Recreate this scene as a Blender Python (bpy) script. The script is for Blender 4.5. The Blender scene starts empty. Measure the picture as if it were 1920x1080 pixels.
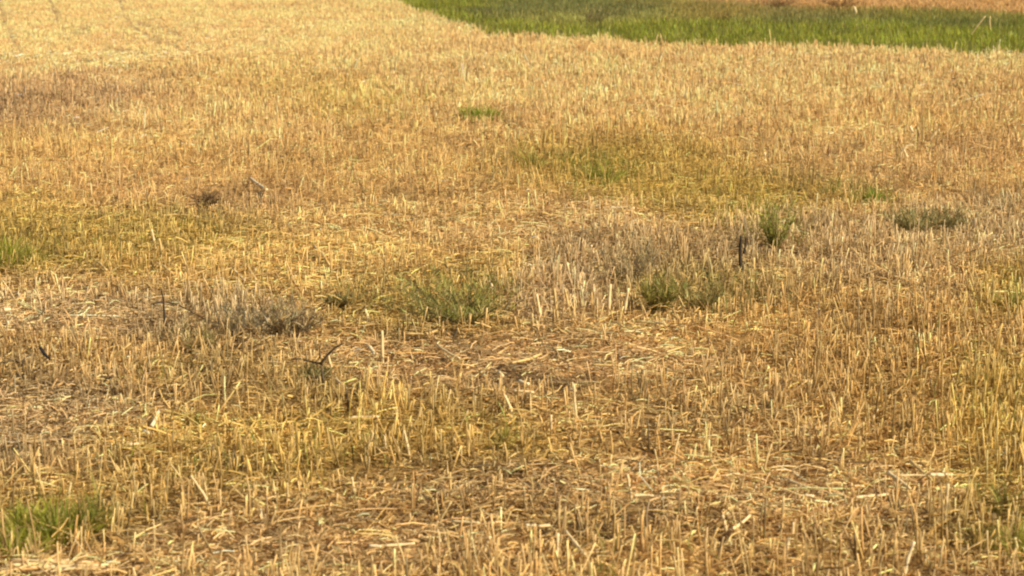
import bpy, math
import numpy as np
from mathutils import Vector

# ------------------------------------------------------------------ camera, sky, sun, exposure
scene = bpy.context.scene
FW, FH, FOC = 1920.0, 1080.0, 4533.0          # photo size and focal length in photo pixels
HORIZON = -170.0                               # photo row of the horizon (above the frame)
CAM_H = 1.6
PITCH = math.atan((FH / 2 - HORIZON) / FOC)
cam_d = bpy.data.cameras.new("camera")
cam = bpy.data.objects.new("camera", cam_d)
scene.collection.objects.link(cam)
cam_d.sensor_width = 36.0
cam_d.lens = FOC / FW * 36.0
cam_d.clip_start = 0.1
cam_d.clip_end = 3000.0
cam.location = (0, 0, CAM_H)
cam.rotation_euler = (math.pi / 2 - PITCH, 0, 0)
cam_d.dof.use_dof = True
cam_d.dof.focus_distance = 11.0
cam_d.dof.aperture_fstop = 9.0
scene.camera = cam

SUN_EL = math.radians(39.0)
SUN_AZ = math.radians(120.0)                   # clockwise from +Y (the view direction)
world = bpy.data.worlds.new("World")
scene.world = world
world.use_nodes = True
nt = world.node_tree
nt.nodes.clear()
sky = nt.nodes.new("ShaderNodeTexSky")
sky.sky_type = 'NISHITA'
sky.sun_disc = False
sky.sun_elevation = SUN_EL
sky.sun_rotation = SUN_AZ
bg = nt.nodes.new("ShaderNodeBackground")
bg.inputs[1].default_value = 0.065
wo = nt.nodes.new("ShaderNodeOutputWorld")
nt.links.new(sky.outputs[0], bg.inputs[0])
nt.links.new(bg.outputs[0], wo.inputs[0])
sun_d = bpy.data.lights.new("sun", 'SUN')
sun_d.energy = 5.0
sun_d.angle = math.radians(0.5)
sun_d.color = (1.0, 0.90, 0.74)
sun = bpy.data.objects.new("sun", sun_d)
scene.collection.objects.link(sun)
sun_dir = Vector((math.sin(SUN_AZ) * math.cos(SUN_EL), math.cos(SUN_AZ) * math.cos(SUN_EL), math.sin(SUN_EL)))
sun.rotation_euler = sun_dir.to_track_quat('Z', 'Y').to_euler()
scene.view_settings.view_transform = 'Standard'
scene.view_settings.look = 'None'
scene.view_settings.gamma = 1.0
scene.view_settings.exposure = 0.37
scene.cycles.filter_width = 2.2

# ------------------------------------------------------------------ numeric helpers
rng = np.random.default_rng(7)


def hash2(ix, iy, s):
    v = np.sin(ix * 127.1 + iy * 311.7 + s * 74.7) * 43758.5453
    return v - np.floor(v)


def vnoise(x, y, s=0):
    ix, iy = np.floor(x), np.floor(y)
    fx, fy = x - ix, y - iy
    fx, fy = fx * fx * (3 - 2 * fx), fy * fy * (3 - 2 * fy)
    a, b = hash2(ix, iy, s), hash2(ix + 1, iy, s)
    c, d = hash2(ix, iy + 1, s), hash2(ix + 1, iy + 1, s)
    return (a * (1 - fx) + b * fx) * (1 - fy) + (c * (1 - fx) + d * fx) * fy


def fbm(x, y, s=0, n=3):
    t, a, m = 0, 1.0, 0
    for k in range(n):
        t = t + a * vnoise(x * 2 ** k, y * 2 ** k, s + k * 13)
        m += a
        a *= 0.5
    return t / m


def G(px, py):
    """photo pixel -> point on the level field"""
    a = PITCH + math.atan((py - FH / 2) / FOC)
    y = CAM_H / math.tan(a)
    depth = y * math.cos(PITCH) + CAM_H * math.sin(PITCH)
    return ((px - FW / 2) / FOC * depth, y)


def to_px(x, y):
    """field map coordinates: where a patch of the field lies, in survey units of the photo"""
    depth = y * math.cos(PITCH) + CAM_H * math.sin(PITCH)
    up = -CAM_H * math.cos(PITCH) + y * math.sin(PITCH)
    return FW / 2 + FOC * x / depth, FH / 2 - FOC * up / depth


# field edge and the far edge of the grass strip, as polylines on the ground
EDGE_PX = [(600, -50), (715, -4), (780, 19), (845, 45), (920, 65), (1050, 73), (1200, 82), (1450, 90), (1650, 97), (1920, 108), (2300, 122)]
FAR_PX = [(1000, -45), (1150, -8), (1230, -3), (1330, 4), (1420, 11), (1500, 18), (1640, 20), (1750, 21), (1850, 25), (1920, 29), (2300, 48)]


def curve_y(px, pts):
    xs = np.array([p[0] for p in pts], float)
    ys = np.array([p[1] for p in pts], float)
    r = np.interp(px, xs, ys)
    r = np.where(px < xs[0], ys[0] - (xs[0] - px) * 0.6, r)
    return r


RUTS = [[(-12, -5), (2, 22), (12, 50), (24, 76), (42, 104)],
        [(222, -5), (232, 25), (247, 50), (275, 68), (305, 84), (338, 94)],
        [(262, 45), (300, 52), (335, 66)], [(140, 62), (158, 55)], [(196, 96), (250, 101)],
        [(480, 84), (510, 84)], [(95, 5), (108, 40), (128, 80)]]


def rut_dist(px, py):
    d = np.full(np.shape(px), 1e9)
    for pl in RUTS:
        for (x0, y0), (x1, y1) in zip(pl, pl[1:]):
            vx, vy = x1 - x0, y1 - y0
            t = np.clip(((px - x0) * vx + (py - y0) * vy) / (vx * vx + vy * vy), 0, 1)
            # across-track distance, rows weighted by the view's foreshortening
            d = np.minimum(d, np.hypot(px - x0 - t * vx, (py - y0 - t * vy)))
    return d


def height(x, y):
    d = np.hypot(x, y)
    h = 0.035 * (fbm(x * 0.55 + 3, y * 0.45 + 9, 1, 3) - 0.5) * np.clip(d / 8, 0.4, 1.5)
    h = h + 0.016 * (vnoise(x * 3.1, y * 2.7, 5) - 0.5)
    # row direction ripples left by the drill
    h = h + 0.006 * np.sin(y * 14 + x * 2.0 + 2.5 * vnoise(x * 0.7, y * 0.7, 8))
    far = np.clip((d - 60) / 200, 0, 1)
    return h + far * 2.5 * (vnoise(x * 0.012, y * 0.012, 77) - 0.3)


# ------------------------------------------------------------------ the field's patches
# px, py, rx, ry, straw colour, strength, stalk height factor, stalk density factor, litter factor
TAN = (0.60, 0.40, 0.135)
GOLD = (0.66, 0.44, 0.115)
PALE = (0.68, 0.46, 0.175)
BROWN = (0.52, 0.335, 0.125)
RUST = (0.53, 0.335, 0.095)
GREY = (0.48, 0.35, 0.155)
OLIVE = (0.45, 0.32, 0.065)
YGRN = (0.42, 0.33, 0.05)
PATCH = [
    (960, 50, 2600, 130, (0.74, 0.525, 0.205), 0.9, 0.6, 1.3, 0.6),
    (250, 60, 440, 95, (0.76, 0.52, 0.205), 1.0, 0.35, 1.2, 1.0),
    (120, 195, 240, 70, (0.44, 0.295, 0.13), 0.85, 1.0, 1.0, 0.8),
    (420, 235, 220, 60, PALE, 0.7, 1.0, 1.1, 1.0),
    (560, 150, 300, 40, TAN, 0.6, 0.9, 1.0, 1.0),
    (700, 195, 190, 50, (0.60, 0.42, 0.125), 0.8, 0.8, 1.0, 1.0),
    (1350, 150, 700, 85, PALE, 0.8, 1.0, 1.3, 0.8),
    (1050, 215, 330, 60, PALE, 0.6, 1.0, 1.2, 0.8),
    (1250, 330, 380, 65, OLIVE, 0.75, 0.85, 1.2, 0.8),
    (1400, 400, 220, 50, OLIVE, 0.7, 0.7, 0.9, 0.9),
    (1650, 300, 280, 70, PALE, 0.6, 1.0, 1.1, 1.2),
    (1860, 285, 150, 45, BROWN, 0.6, 0.9, 0.9, 0.8),
    (350, 360, 300, 50, BROWN, 0.65, 1.0, 1.0, 0.8),
    (700, 330, 300, 40, TAN, 0.6, 1.1, 1.1, 1.0),
    (800, 430, 280, 60, TAN, 0.6, 0.6, 0.6, 1.4),
    (1050, 440, 280, 45, (0.58, 0.39, 0.155), 0.7, 0.5, 0.4, 1.4),
    (200, 450, 320, 65, OLIVE, 0.8, 0.8, 0.9, 0.9),
    (30, 480, 130, 35, OLIVE, 0.6, 0.9, 1.3, 0.6),
    (500, 500, 260, 50, GOLD, 0.5, 0.5, 0.6, 1.4),
    (110, 590, 300, 55, (0.56, 0.40, 0.18), 0.75, 0.45, 0.7, 2.0),
    (480, 610, 200, 55, GREY, 0.9, 1.1, 1.3, 0.7),
    (850, 570, 180, 60, OLIVE, 0.6, 0.7, 0.6, 1.2),
    (1150, 510, 170, 55, GREY, 0.65, 1.1, 1.2, 0.8),
    (1090, 570, 130, 36, (0.58, 0.41, 0.185), 0.85, 1.35, 1.7, 0.6),
    (1350, 560, 180, 60, (0.42, 0.32, 0.10), 0.6, 1.0, 1.0, 0.8),
    (1620, 480, 330, 55, GREY, 0.7, 1.1, 1.5, 0.5),
    (1870, 430, 150, 60, GREY, 0.65, 1.0, 1.3, 0.6),
    (1900, 560, 100, 70, OLIVE, 0.7, 1.0, 1.2, 0.6),
    (1640, 640, 330, 90, RUST, 0.7, 0.9, 1.3, 0.6),
    (1000, 690, 400, 62, (0.62, 0.42, 0.17), 0.85, 0.22, 0.15, 1.7),
    (300, 700, 330, 60, (0.50, 0.34, 0.12), 0.7, 0.9, 1.0, 1.0),
    (560, 740, 200, 60, (0.46, 0.32, 0.10), 0.7, 1.1, 1.3, 0.6),
    (820, 840, 330, 75, (0.60, 0.41, 0.10), 0.85, 1.15, 1.2, 0.8),
    (1250, 800, 280, 80, TAN, 0.6, 0.9, 0.9, 1.2),
    (110, 820, 260, 80, (0.58, 0.42, 0.19), 0.75, 0.45, 0.7, 2.0),
    (430, 880, 300, 80, (0.50, 0.34, 0.08), 0.75, 1.0, 1.2, 0.8),
    (1000, 920, 330, 50, (0.60, 0.41, 0.16), 0.7, 0.3, 0.3, 1.5),
    (1740, 780, 260, 90, (0.56, 0.355, 0.09), 0.6, 1.0, 1.1, 0.8),
    (1900, 800, 130, 130, (0.55, 0.39, 0.08), 0.7, 1.1, 1.4, 0.5),
    (1420, 930, 400, 85, PALE, 0.85, 0.45, 0.4, 1.7),
    (120, 980, 210, 60, OLIVE, 0.5, 0.9, 1.0, 0.6),
    (600, 1040, 420, 60, (0.64, 0.44, 0.175), 0.7, 0.4, 0.4, 1.5),
    (100, 1085, 200, 30, PALE, 0.7, 0.3, 0.3, 1.4),
    (1350, 1050, 360, 50, TAN, 0.5, 0.8, 0.9, 1.2),
    (1900, 1010, 110, 90, OLIVE, 0.5, 0.9, 1.1, 0.6),
]


# feet of the tufts and weeds, where little stubble stands
CLEAR = [(110, 1005, 110, 35), (45, 1020, 80, 35), (905, 230, 50, 10), (1135, 342, 45, 14), (1458, 478, 40, 20),
         (1715, 445, 50, 16), (1770, 440, 40, 14), (1236, 592, 40, 20), (880, 606, 120, 22), (560, 636, 60, 20),
         (470, 640, 50, 18), (385, 392, 40, 12), (1640, 388, 30, 9), (1890, 965, 50, 30), (1388, 520, 20, 14),
         (310, 620, 22, 14), (604, 735, 30, 18), (1000, 700, 230, 26), (1330, 590, 60, 16)]


def survey(x, y):
    """colour, stalk height, stalk density and litter density of the field at x, y"""
    px, py = to_px(x, y)
    wob = (fbm(x * 1.3, y * 0.8, 21, 3) - 0.5)
    wob2 = (fbm(x * 1.1 + 9, y * 0.9 - 4, 31, 3) - 0.5)
    qx, qy = px + wob * 230, py + wob2 * 80
    n = len(x)
    col = np.tile(np.array(TAN), (n, 1))
    hf, df, lf = np.ones(n), np.ones(n), np.ones(n)
    for (cx, cy, rx, ry, c, s, h, d, l) in PATCH:
        r2 = ((qx - cx) / rx) ** 2 + ((qy - cy) / ry) ** 2
        w = s * np.clip(1.35 - r2, 0, 1)
        w = w * w * (3 - 2 * w) if s >= 1 else np.minimum(w, s)
        w3 = w[:, None]
        col = col * (1 - w3) + np.array(c) * w3
        hf = hf * (1 - w) + h * w
        df = df * (1 - w) + d * w
        lf = lf * (1 - w) + l * w
    # patches of weathering a hand or two across
    mot = fbm(x * 5.0, y * 4.0, 51, 3) - 0.5
    mot2 = fbm(x * 1.2, y * 0.9, 57, 2) - 0.5
    col = col * np.array([[1.04, 0.985, 1.0]])
    far = np.clip((480 - py) / 480, -0.6, 1)  # distance tone put into the colour: sunlit stems far off, shaded ground near
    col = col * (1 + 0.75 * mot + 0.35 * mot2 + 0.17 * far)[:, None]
    hf = hf * np.clip(1 + 1.3 * (fbm(x * 4.2 + 5, y * 4.0, 63, 2) - 0.5), 0.3, 1.7)
    for (cx, cy, rx, ry) in CLEAR:
        w = np.clip(1.6 - ((px - cx) / rx) ** 2 - ((py - cy) / ry) ** 2, 0, 1)
        df = df * (1 - 0.5 * w)
        hf = hf * (1 - 0.35 * w)
        lf = lf * (1 - 0.3 * w)
    return px, py, np.clip(col, 0.02, 0.85), hf, df, lf


def in_wedge(n, y0, y1, power=1.0, margin=1.3, slope=0.235):
    """random points on the field, spread evenly per square metre for power = 1"""
    out_x, out_y = [], []
    got = 0
    while got < n:
        m = int((n - got) * 1.6) + 1000
        u = rng.random(m)
        y = np.sqrt(y0 ** 2 + u * (y1 ** 2 - y0 ** 2))
        w = slope * y + margin
        x = (rng.random(m) * 2 - 1) * (slope * y1 + margin)
        k = np.abs(x) < w
        # the strip sampling above favours far rows: thin them to an even spread
        k &= rng.random(m) < (y0 / y)
        out_x.append(x[k]); out_y.append(y[k])
        got += int(k.sum())
    return np.concatenate(out_x)[:n], np.concatenate(out_y)[:n]


# ------------------------------------------------------------------ mesh helpers
def make_mesh(name, verts, faces, cols, mat, smooth=True):
    """verts (n,3), faces (m,k) with k constant, cols (n,3)"""
    me = bpy.data.meshes.new(name)
    verts = np.ascontiguousarray(verts, dtype=np.float32)
    faces = np.ascontiguousarray(faces, dtype=np.int32)
    m, k = faces.shape
    me.vertices.add(len(verts))
    me.vertices.foreach_set("co", verts.ravel())
    me.loops.add(m * k)
    me.loops.foreach_set("vertex_index", faces.ravel())
    me.polygons.add(m)
    me.polygons.foreach_set("loop_start", np.arange(0, m * k, k, dtype=np.int32))
    me.polygons.foreach_set("loop_total", np.full(m, k, dtype=np.int32))
    me.polygons.foreach_set("use_smooth", np.full(m, smooth, dtype=bool))
    if cols is not None:
        a = me.color_attributes.new("tint", 'FLOAT_COLOR', 'POINT')
        c4 = np.ones((len(verts), 4), dtype=np.float32)
        c4[:, :3] = cols
        a.data.foreach_set("color", c4.ravel())
    me.update(calc_edges=True)
    me.materials.append(mat)
    return me


def link(name, me, parent=None, **props):
    o = bpy.data.objects.new(name, me)
    scene.collection.objects.link(o)
    if parent is not None:
        o.parent = parent
    for k, v in props.items():
        o[k] = v
    return o


def tubes(path, rad, cols, sides=3, capped=False):
    """path (n,k,3) centre lines, rad (n,k), cols (n,3) or (n,k,3) -> verts, quad faces, cols"""
    n, k, _ = path.shape
    t = path[:, -1] - path[:, 0]
    t /= np.linalg.norm(t, axis=1, keepdims=True) + 1e-9
    ref = np.where(np.abs(t[:, 2:3]) > 0.8, np.array([[1.0, 0, 0]]), np.array([[0, 0, 1.0]]))
    u = np.cross(t, ref); u /= np.linalg.norm(u, axis=1, keepdims=True) + 1e-9
    v = np.cross(t, u)
    ph = rng.random(n) * 6.28
    ang = ph[:, None] + np.arange(sides)[None, :] * (2 * math.pi / sides)
    off = np.cos(ang)[:, :, None] * u[:, None, :] + np.sin(ang)[:, :, None] * v[:, None, :]   # n,s,3
    V = path[:, :, None, :] + off[:, None, :, :] * rad[:, :, None, None]
    V = V.reshape(-1, 3)
    base = (np.arange(n) * (k * sides))[:, None, None]
    r = (np.arange(k - 1) * sides)[None, :, None]
    s = np.arange(sides)[None, None, :]
    s2 = (np.arange(sides) + 1)[None, None, :] % sides
    F = np.stack([base + r + s, base + r + s2, base + r + sides + s2, base + r + sides + s], axis=-1).reshape(-1, 4)
    if capped and sides == 4:
        F = np.concatenate([F, (np.arange(n) * k * sides)[:, None] + (k - 1) * sides + np.arange(4)[None, :],
                            (np.arange(n) * k * sides)[:, None] + np.arange(4)[None, ::-1]])
    if cols.ndim == 2:
        cols = np.repeat(cols[:, None, :], k, axis=1)
    C = np.repeat(cols, sides, axis=1).reshape(-1, 3)
    return V, F, C


def blades(base, tip, width, bend, cols, k=4, cup=True):
    """grass-like blades: base, tip (n,3), width (n), bend (n,3) added mid-way, cols (n,3) or (n,k,3)"""
    n = len(base)
    tt = np.linspace(0, 1, k)
    P = base[:, None, :] * (1 - tt)[None, :, None] + tip[:, None, :] * tt[None, :, None]
    P = P + bend[:, None, :] * (4 * tt * (1 - tt))[None, :, None]
    d = tip - base
    ang = rng.random(n) * 6.28
    h = np.stack([np.cos(ang), np.sin(ang), np.zeros(n)], axis=1)
    side = np.cross(d, h); side /= np.linalg.norm(side, axis=1, keepdims=True) + 1e-9
    prof = np.maximum(np.sqrt(np.clip(1 - tt, 0, 1)), 0.06) * (0.6 + 0.8 * np.clip(tt * 3, 0, 0.5))
    w = width[:, None] * prof[None, :] * 0.5
    L = P - side[:, None, :] * w[:, :, None]
    R = P + side[:, None, :] * w[:, :, None]
    V = np.stack([L, R], axis=2).reshape(-1, 3)
    b = (np.arange(n) * 2 * k)[:, None]
    j = (np.arange(k - 1) * 2)[None, :]
    F = np.stack([b + j, b + j + 1, b + j + 3, b + j + 2], axis=-1).reshape(-1, 4)
    if cols.ndim == 2:
        cols = np.repeat(cols[:, None, :], k, axis=1)
    C = np.repeat(cols, 2, axis=1).reshape(-1, 3)
    return V, F, C


def join(parts):
    V, F, C, o = [], [], [], 0
    for v, f, c in parts:
        V.append(v); F.append(f + o); C.append(c); o += len(v)
    return np.concatenate(V), np.concatenate(F), np.concatenate(C)


def jitter(col, amt=0.18, hue=0.06):
    n = len(col)
    b = np.exp(rng.normal(0, amt, n))[:, None]
    q = rng.normal(0, hue, (n, 1))                # redder or yellower, never cold
    h = np.concatenate([1 + q * 0.5, 1 - q * 0.7, 1 - q * 2.0 + rng.normal(0, hue, (n, 1))], axis=1)
    return np.clip(col * b * h, 0.01, 0.92)


# ------------------------------------------------------------------ materials
def base_mat(name, rough=0.6, trans=0.0, spec=0.3, grain=0.25, grain_scale=60.0):
    m = bpy.data.materials.new(name)
    m.use_nodes = True
    t = m.node_tree
    t.nodes.clear()
    out = t.nodes.new("ShaderNodeOutputMaterial")
    p = t.nodes.new("ShaderNodeBsdfPrincipled")
    p.inputs["Roughness"].default_value = rough
    p.inputs["Specular IOR Level"].default_value = spec
    at = t.nodes.new("ShaderNodeAttribute"); at.attribute_name = "tint"
    tc = t.nodes.new("ShaderNodeTexCoord")
    no = t.nodes.new("ShaderNodeTexNoise"); no.inputs["Scale"].default_value = grain_scale
    t.links.new(tc.outputs["Object"], no.inputs["Vector"])
    mr = t.nodes.new("ShaderNodeMapRange")
    mr.inputs["From Min"].default_value = 0.3; mr.inputs["From Max"].default_value = 0.7
    mr.inputs["To Min"].default_value = 1 - grain; mr.inputs["To Max"].default_value = 1 + grain * 0.6
    t.links.new(no.outputs["Fac"], mr.inputs["Value"])
    mu = t.nodes.new("ShaderNodeVectorMath"); mu.operation = 'SCALE'
    t.links.new(at.outputs["Color"], mu.inputs[0]); t.links.new(mr.outputs["Result"], mu.inputs["Scale"])
    t.links.new(mu.outputs[0], p.inputs["Base Color"])
    if trans > 0:
        tr = t.nodes.new("ShaderNodeBsdfTranslucent")
        t.links.new(mu.outputs[0], tr.inputs["Color"])
        mx = t.nodes.new("ShaderNodeMixShader"); mx.inputs[0].default_value = trans
        t.links.new(p.outputs[0], mx.inputs[1]); t.links.new(tr.outputs[0], mx.inputs[2])
        t.links.new(mx.outputs[0], out.inputs[0])
    else:
        t.links.new(p.outputs[0], out.inputs[0])
    return m


M_STRAW = base_mat("dry_straw", 0.5, 0.0, 0.35, 0.2, 45)
M_LEAF = base_mat("dry_leaf", 0.6, 0.3, 0.25, 0.25, 50)
M_GREEN = base_mat("green_leaf", 0.55, 0.35, 0.3, 0.25, 40)
M_TWIG = base_mat("dark_stem", 0.75, 0.0, 0.2, 0.35, 80)


def soil_material():
    m = bpy.data.materials.new("field_soil")
    m.use_nodes = True
    t = m.node_tree
    p = t.nodes["Principled BSDF"]
    p.inputs["Roughness"].default_value = 0.9
    p.inputs["Specular IOR Level"].default_value = 0.15
    at = t.nodes.new("ShaderNodeAttribute"); at.attribute_name = "tint"
    tc = t.nodes.new("ShaderNodeTexCoord")
    mp = t.nodes.new("ShaderNodeMapping")
    t.links.new(tc.outputs["Object"], mp.inputs["Vector"])
    # chopped chaff pressed into the soil
    vo = t.nodes.new("ShaderNodeTexVoronoi"); vo.inputs["Scale"].default_value = 70
    t.links.new(mp.outputs[0], vo.inputs["Vector"])
    no = t.nodes.new("ShaderNodeTexNoise"); no.inputs["Scale"].default_value = 26; no.inputs["Detail"].default_value = 6
    t.links.new(mp.outputs[0], no.inputs["Vector"])
    r1 = t.nodes.new("ShaderNodeValToRGB")
    r1.color_ramp.elements[0].position = 0.25; r1.color_ramp.elements[0].color = (0.42, 0.38, 0.34, 1)
    r1.color_ramp.elements[1].position = 0.75; r1.color_ramp.elements[1].color = (1.15, 1.12, 1.08, 1)
    sep = t.nodes.new("ShaderNodeSeparateColor")
    t.links.new(vo.outputs["Color"], sep.inputs[0])
    mixv = t.nodes.new("ShaderNodeMath"); mixv.operation = 'ADD'
    h1 = t.nodes.new("ShaderNodeMath"); h1.operation = 'MULTIPLY'; h1.inputs[1].default_value = 0.5
    h2 = t.nodes.new("ShaderNodeMath"); h2.operation = 'MULTIPLY'; h2.inputs[1].default_value = 0.5
    t.links.new(sep.outputs[0], h1.inputs[0]); t.links.new(no.outputs["Fac"], h2.inputs[0])
    t.links.new(h1.outputs[0], mixv.inputs[0]); t.links.new(h2.outputs[0], mixv.inputs[1])
    t.links.new(mixv.outputs[0], r1.inputs[0])
    mu = t.nodes.new("ShaderNodeMix"); mu.data_type = 'RGBA'; mu.blend_type = 'MULTIPLY'; mu.inputs[0].default_value = 1.0
    t.links.new(at.outputs["Color"], mu.inputs[6]); t.links.new(r1.outputs[0], mu.inputs[7])
    t.links.new(mu.outputs[2], p.inputs["Base Color"])
    bp = t.nodes.new("ShaderNodeBump"); bp.inputs["Strength"].default_value = 0.8; bp.inputs["Distance"].default_value = 0.02
    t.links.new(mixv.outputs[0], bp.inputs["Height"]); t.links.new(bp.outputs[0], p.inputs["Normal"])
    return m


M_SOIL = soil_material()


# ------------------------------------------------------------------ the ground: one sheet to the horizon
def build_ground():
    nx, ny = 260, 620
    v = np.linspace(0, 1, ny)
    ys = np.where(v < 0.75, 1.0 + (v / 0.75) ** 1.5 * 62.0, 63.0 + ((v - 0.75) / 0.25) ** 3.2 * 1400)
    u = np.linspace(-1, 1, nx)
    Y = np.repeat(ys[:, None], nx, 1)
    W = np.where(ys < 63, 0.30 * ys + 3.0, 0.30 * 63 + 3.0 + (ys - 63) * 1.3)
    X = u[None, :] * W[:, None]
    x, y = X.ravel(), Y.ravel()
    z = height(x, y)
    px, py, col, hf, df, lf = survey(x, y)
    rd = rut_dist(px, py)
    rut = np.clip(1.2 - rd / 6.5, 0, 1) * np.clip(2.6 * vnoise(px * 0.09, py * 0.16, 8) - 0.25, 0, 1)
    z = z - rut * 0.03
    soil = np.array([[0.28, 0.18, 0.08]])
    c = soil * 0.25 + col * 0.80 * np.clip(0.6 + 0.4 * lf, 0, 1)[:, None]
    c = c * (1 - 0.35 * rut[:, None])
    # under the grass strip the soil is a darker olive; beyond it lies the next tan field
    strip = (py < curve_y(px, EDGE_PX)) & (py > curve_y(px, FAR_PX))
    c[strip] = (0.16, 0.15, 0.035)
    beyond = py <= curve_y(px, FAR_PX)
    c[beyond] = (0.42, 0.26, 0.10)
    idx = np.arange(nx * ny).reshape(ny, nx)
    F = np.stack([idx[:-1, :-1], idx[:-1, 1:], idx[1:, 1:], idx[1:, :-1]], axis=-1).reshape(-1, 4)
    me = make_mesh("ground", np.stack([x, y, z], 1), F, c, M_SOIL)
    link("ground", me, kind="structure", label="dry stubble field floor of brown soil and pressed chaff")


build_ground()


def field_mask(x, y, px, py, soft=True):
    e = curve_y(px, EDGE_PX) + (fbm(x * 2.0, y * 0.9, 3, 3) - 0.5) * 14
    return py > e


def in_far_field(px, py):
    return py < curve_y(px, FAR_PX)


# ------------------------------------------------------------------ standing stubble
def stalk_paths(x, y, hgt, lean, k):
    n = len(x)
    z = height(x, y) - 0.01
    ang = rng.random(n) * 6.28
    dx, dy = np.cos(ang) * np.sin(lean), np.sin(ang) * np.sin(lean)
    tt = np.linspace(0, 1, k)
    kink = rng.normal(0, 0.035, (n, 2)) * hgt[:, None] / 0.12 * 0.1
    P = np.zeros((n, k, 3))
    for i, t in enumerate(tt):
        mid = 4 * t * (1 - t)
        P[:, i, 0] = x + dx * hgt * t + kink[:, 0] * mid
        P[:, i, 1] = y + dy * hgt * t + kink[:, 1] * mid
        P[:, i, 2] = z + (hgt * np.cos(lean) + 0.01) * t
    return P


def clumped(x, y, size, amt, seed):
    """pull points towards drill rows and plant clumps"""
    ix, iy = np.floor(x / size), np.floor(y / size)
    cx = (ix + 0.15 + 0.7 * hash2(ix, iy, seed)) * size
    cy = (iy + 0.15 + 0.7 * hash2(ix, iy, seed + 5)) * size
    k = amt * np.sqrt(rng.random(len(x)))
    return x + (cx - x) * k, y + (cy - y) * k


def build_stubble():
    parts = []
    # near field
    for (y0, y1, dens, k, sides) in ((4.6, 13.0, 1150, 4, 4), (13.0, 26.0, 760, 3, 3), (26.0, 46.0, 460, 3, 3), (46.0, 75.0, 150, 2, 3)):
        area = 0.235 * (y1 ** 2 - y0 ** 2) + 2.6 * (y1 - y0)
        n = int(area * dens)
        x, y = in_wedge(n, y0, y1)
        x, y = clumped(x, y, 0.075, 0.9, 12)
        px, py, col, hf, df, lf = survey(x, y)
        clump = fbm(x * 7, y * 7, 40, 2)
        keep = rng.random(n) < 0.62 * df * np.clip(0.2 + 2.1 * (clump - 0.25), 0.05, 1.8)
        far = in_far_field(px, py)
        keep &= field_mask(x, y, px, py) | far
        keep &= (rut_dist(px, py) > (2.2 + rng.random(n) * 3.8) * np.clip(2.6 * vnoise(px * 0.09, py * 0.16, 8) - 0.25, 0, 1.25)) | (y < 24)
        x, y, col, hf, far = x[keep], y[keep], col[keep], hf[keep], far[keep]
        n = len(x)
        col = np.where(far[:, None], np.array([[0.66, 0.38, 0.13]]), col)
        tall = fbm(x * 2.5, y * 2.5, 60, 2)
        hgt = 0.072 * (0.15 + 0.85 * hf) * np.exp(rng.normal(0, 0.30, n)) * (0.55 + 0.9 * tall)
        lean = np.abs(rng.normal(0, 0.26, n))
        wild = rng.random(n) < 0.18
        lean[wild] = rng.random(int(wild.sum())) * 1.1
        P = stalk_paths(x, y, hgt, lean, k)
        r0 = rng.uniform(0.0014, 0.0032, n)
        r0 = r0 * np.clip(y / 12.0, 1.0, 2.2)
        tt = np.linspace(0, 1, k)
        rad = r0[:, None] * (1.1 - 0.25 * tt)[None, :]
        c = jitter(col, 0.27 if y0 < 20 else 0.15, 0.05)
        # stalks are darker at the foot, paler at the cut
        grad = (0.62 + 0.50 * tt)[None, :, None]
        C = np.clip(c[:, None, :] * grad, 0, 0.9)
        dark = rng.random(n) < 0.05
        C[dark] *= 0.4 if y0 < 20 else 0.6
        pale = rng.random(n) < 0.07
        C[pale] = np.clip(C[pale] * 1.35 + 0.04, 0, 0.88)
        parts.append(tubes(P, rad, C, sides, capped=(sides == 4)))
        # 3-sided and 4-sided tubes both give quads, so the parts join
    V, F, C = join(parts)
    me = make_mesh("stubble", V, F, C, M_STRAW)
    link("stubble", me, kind="stuff", label="cut cereal stubble standing all over the field")


build_stubble()


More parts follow.
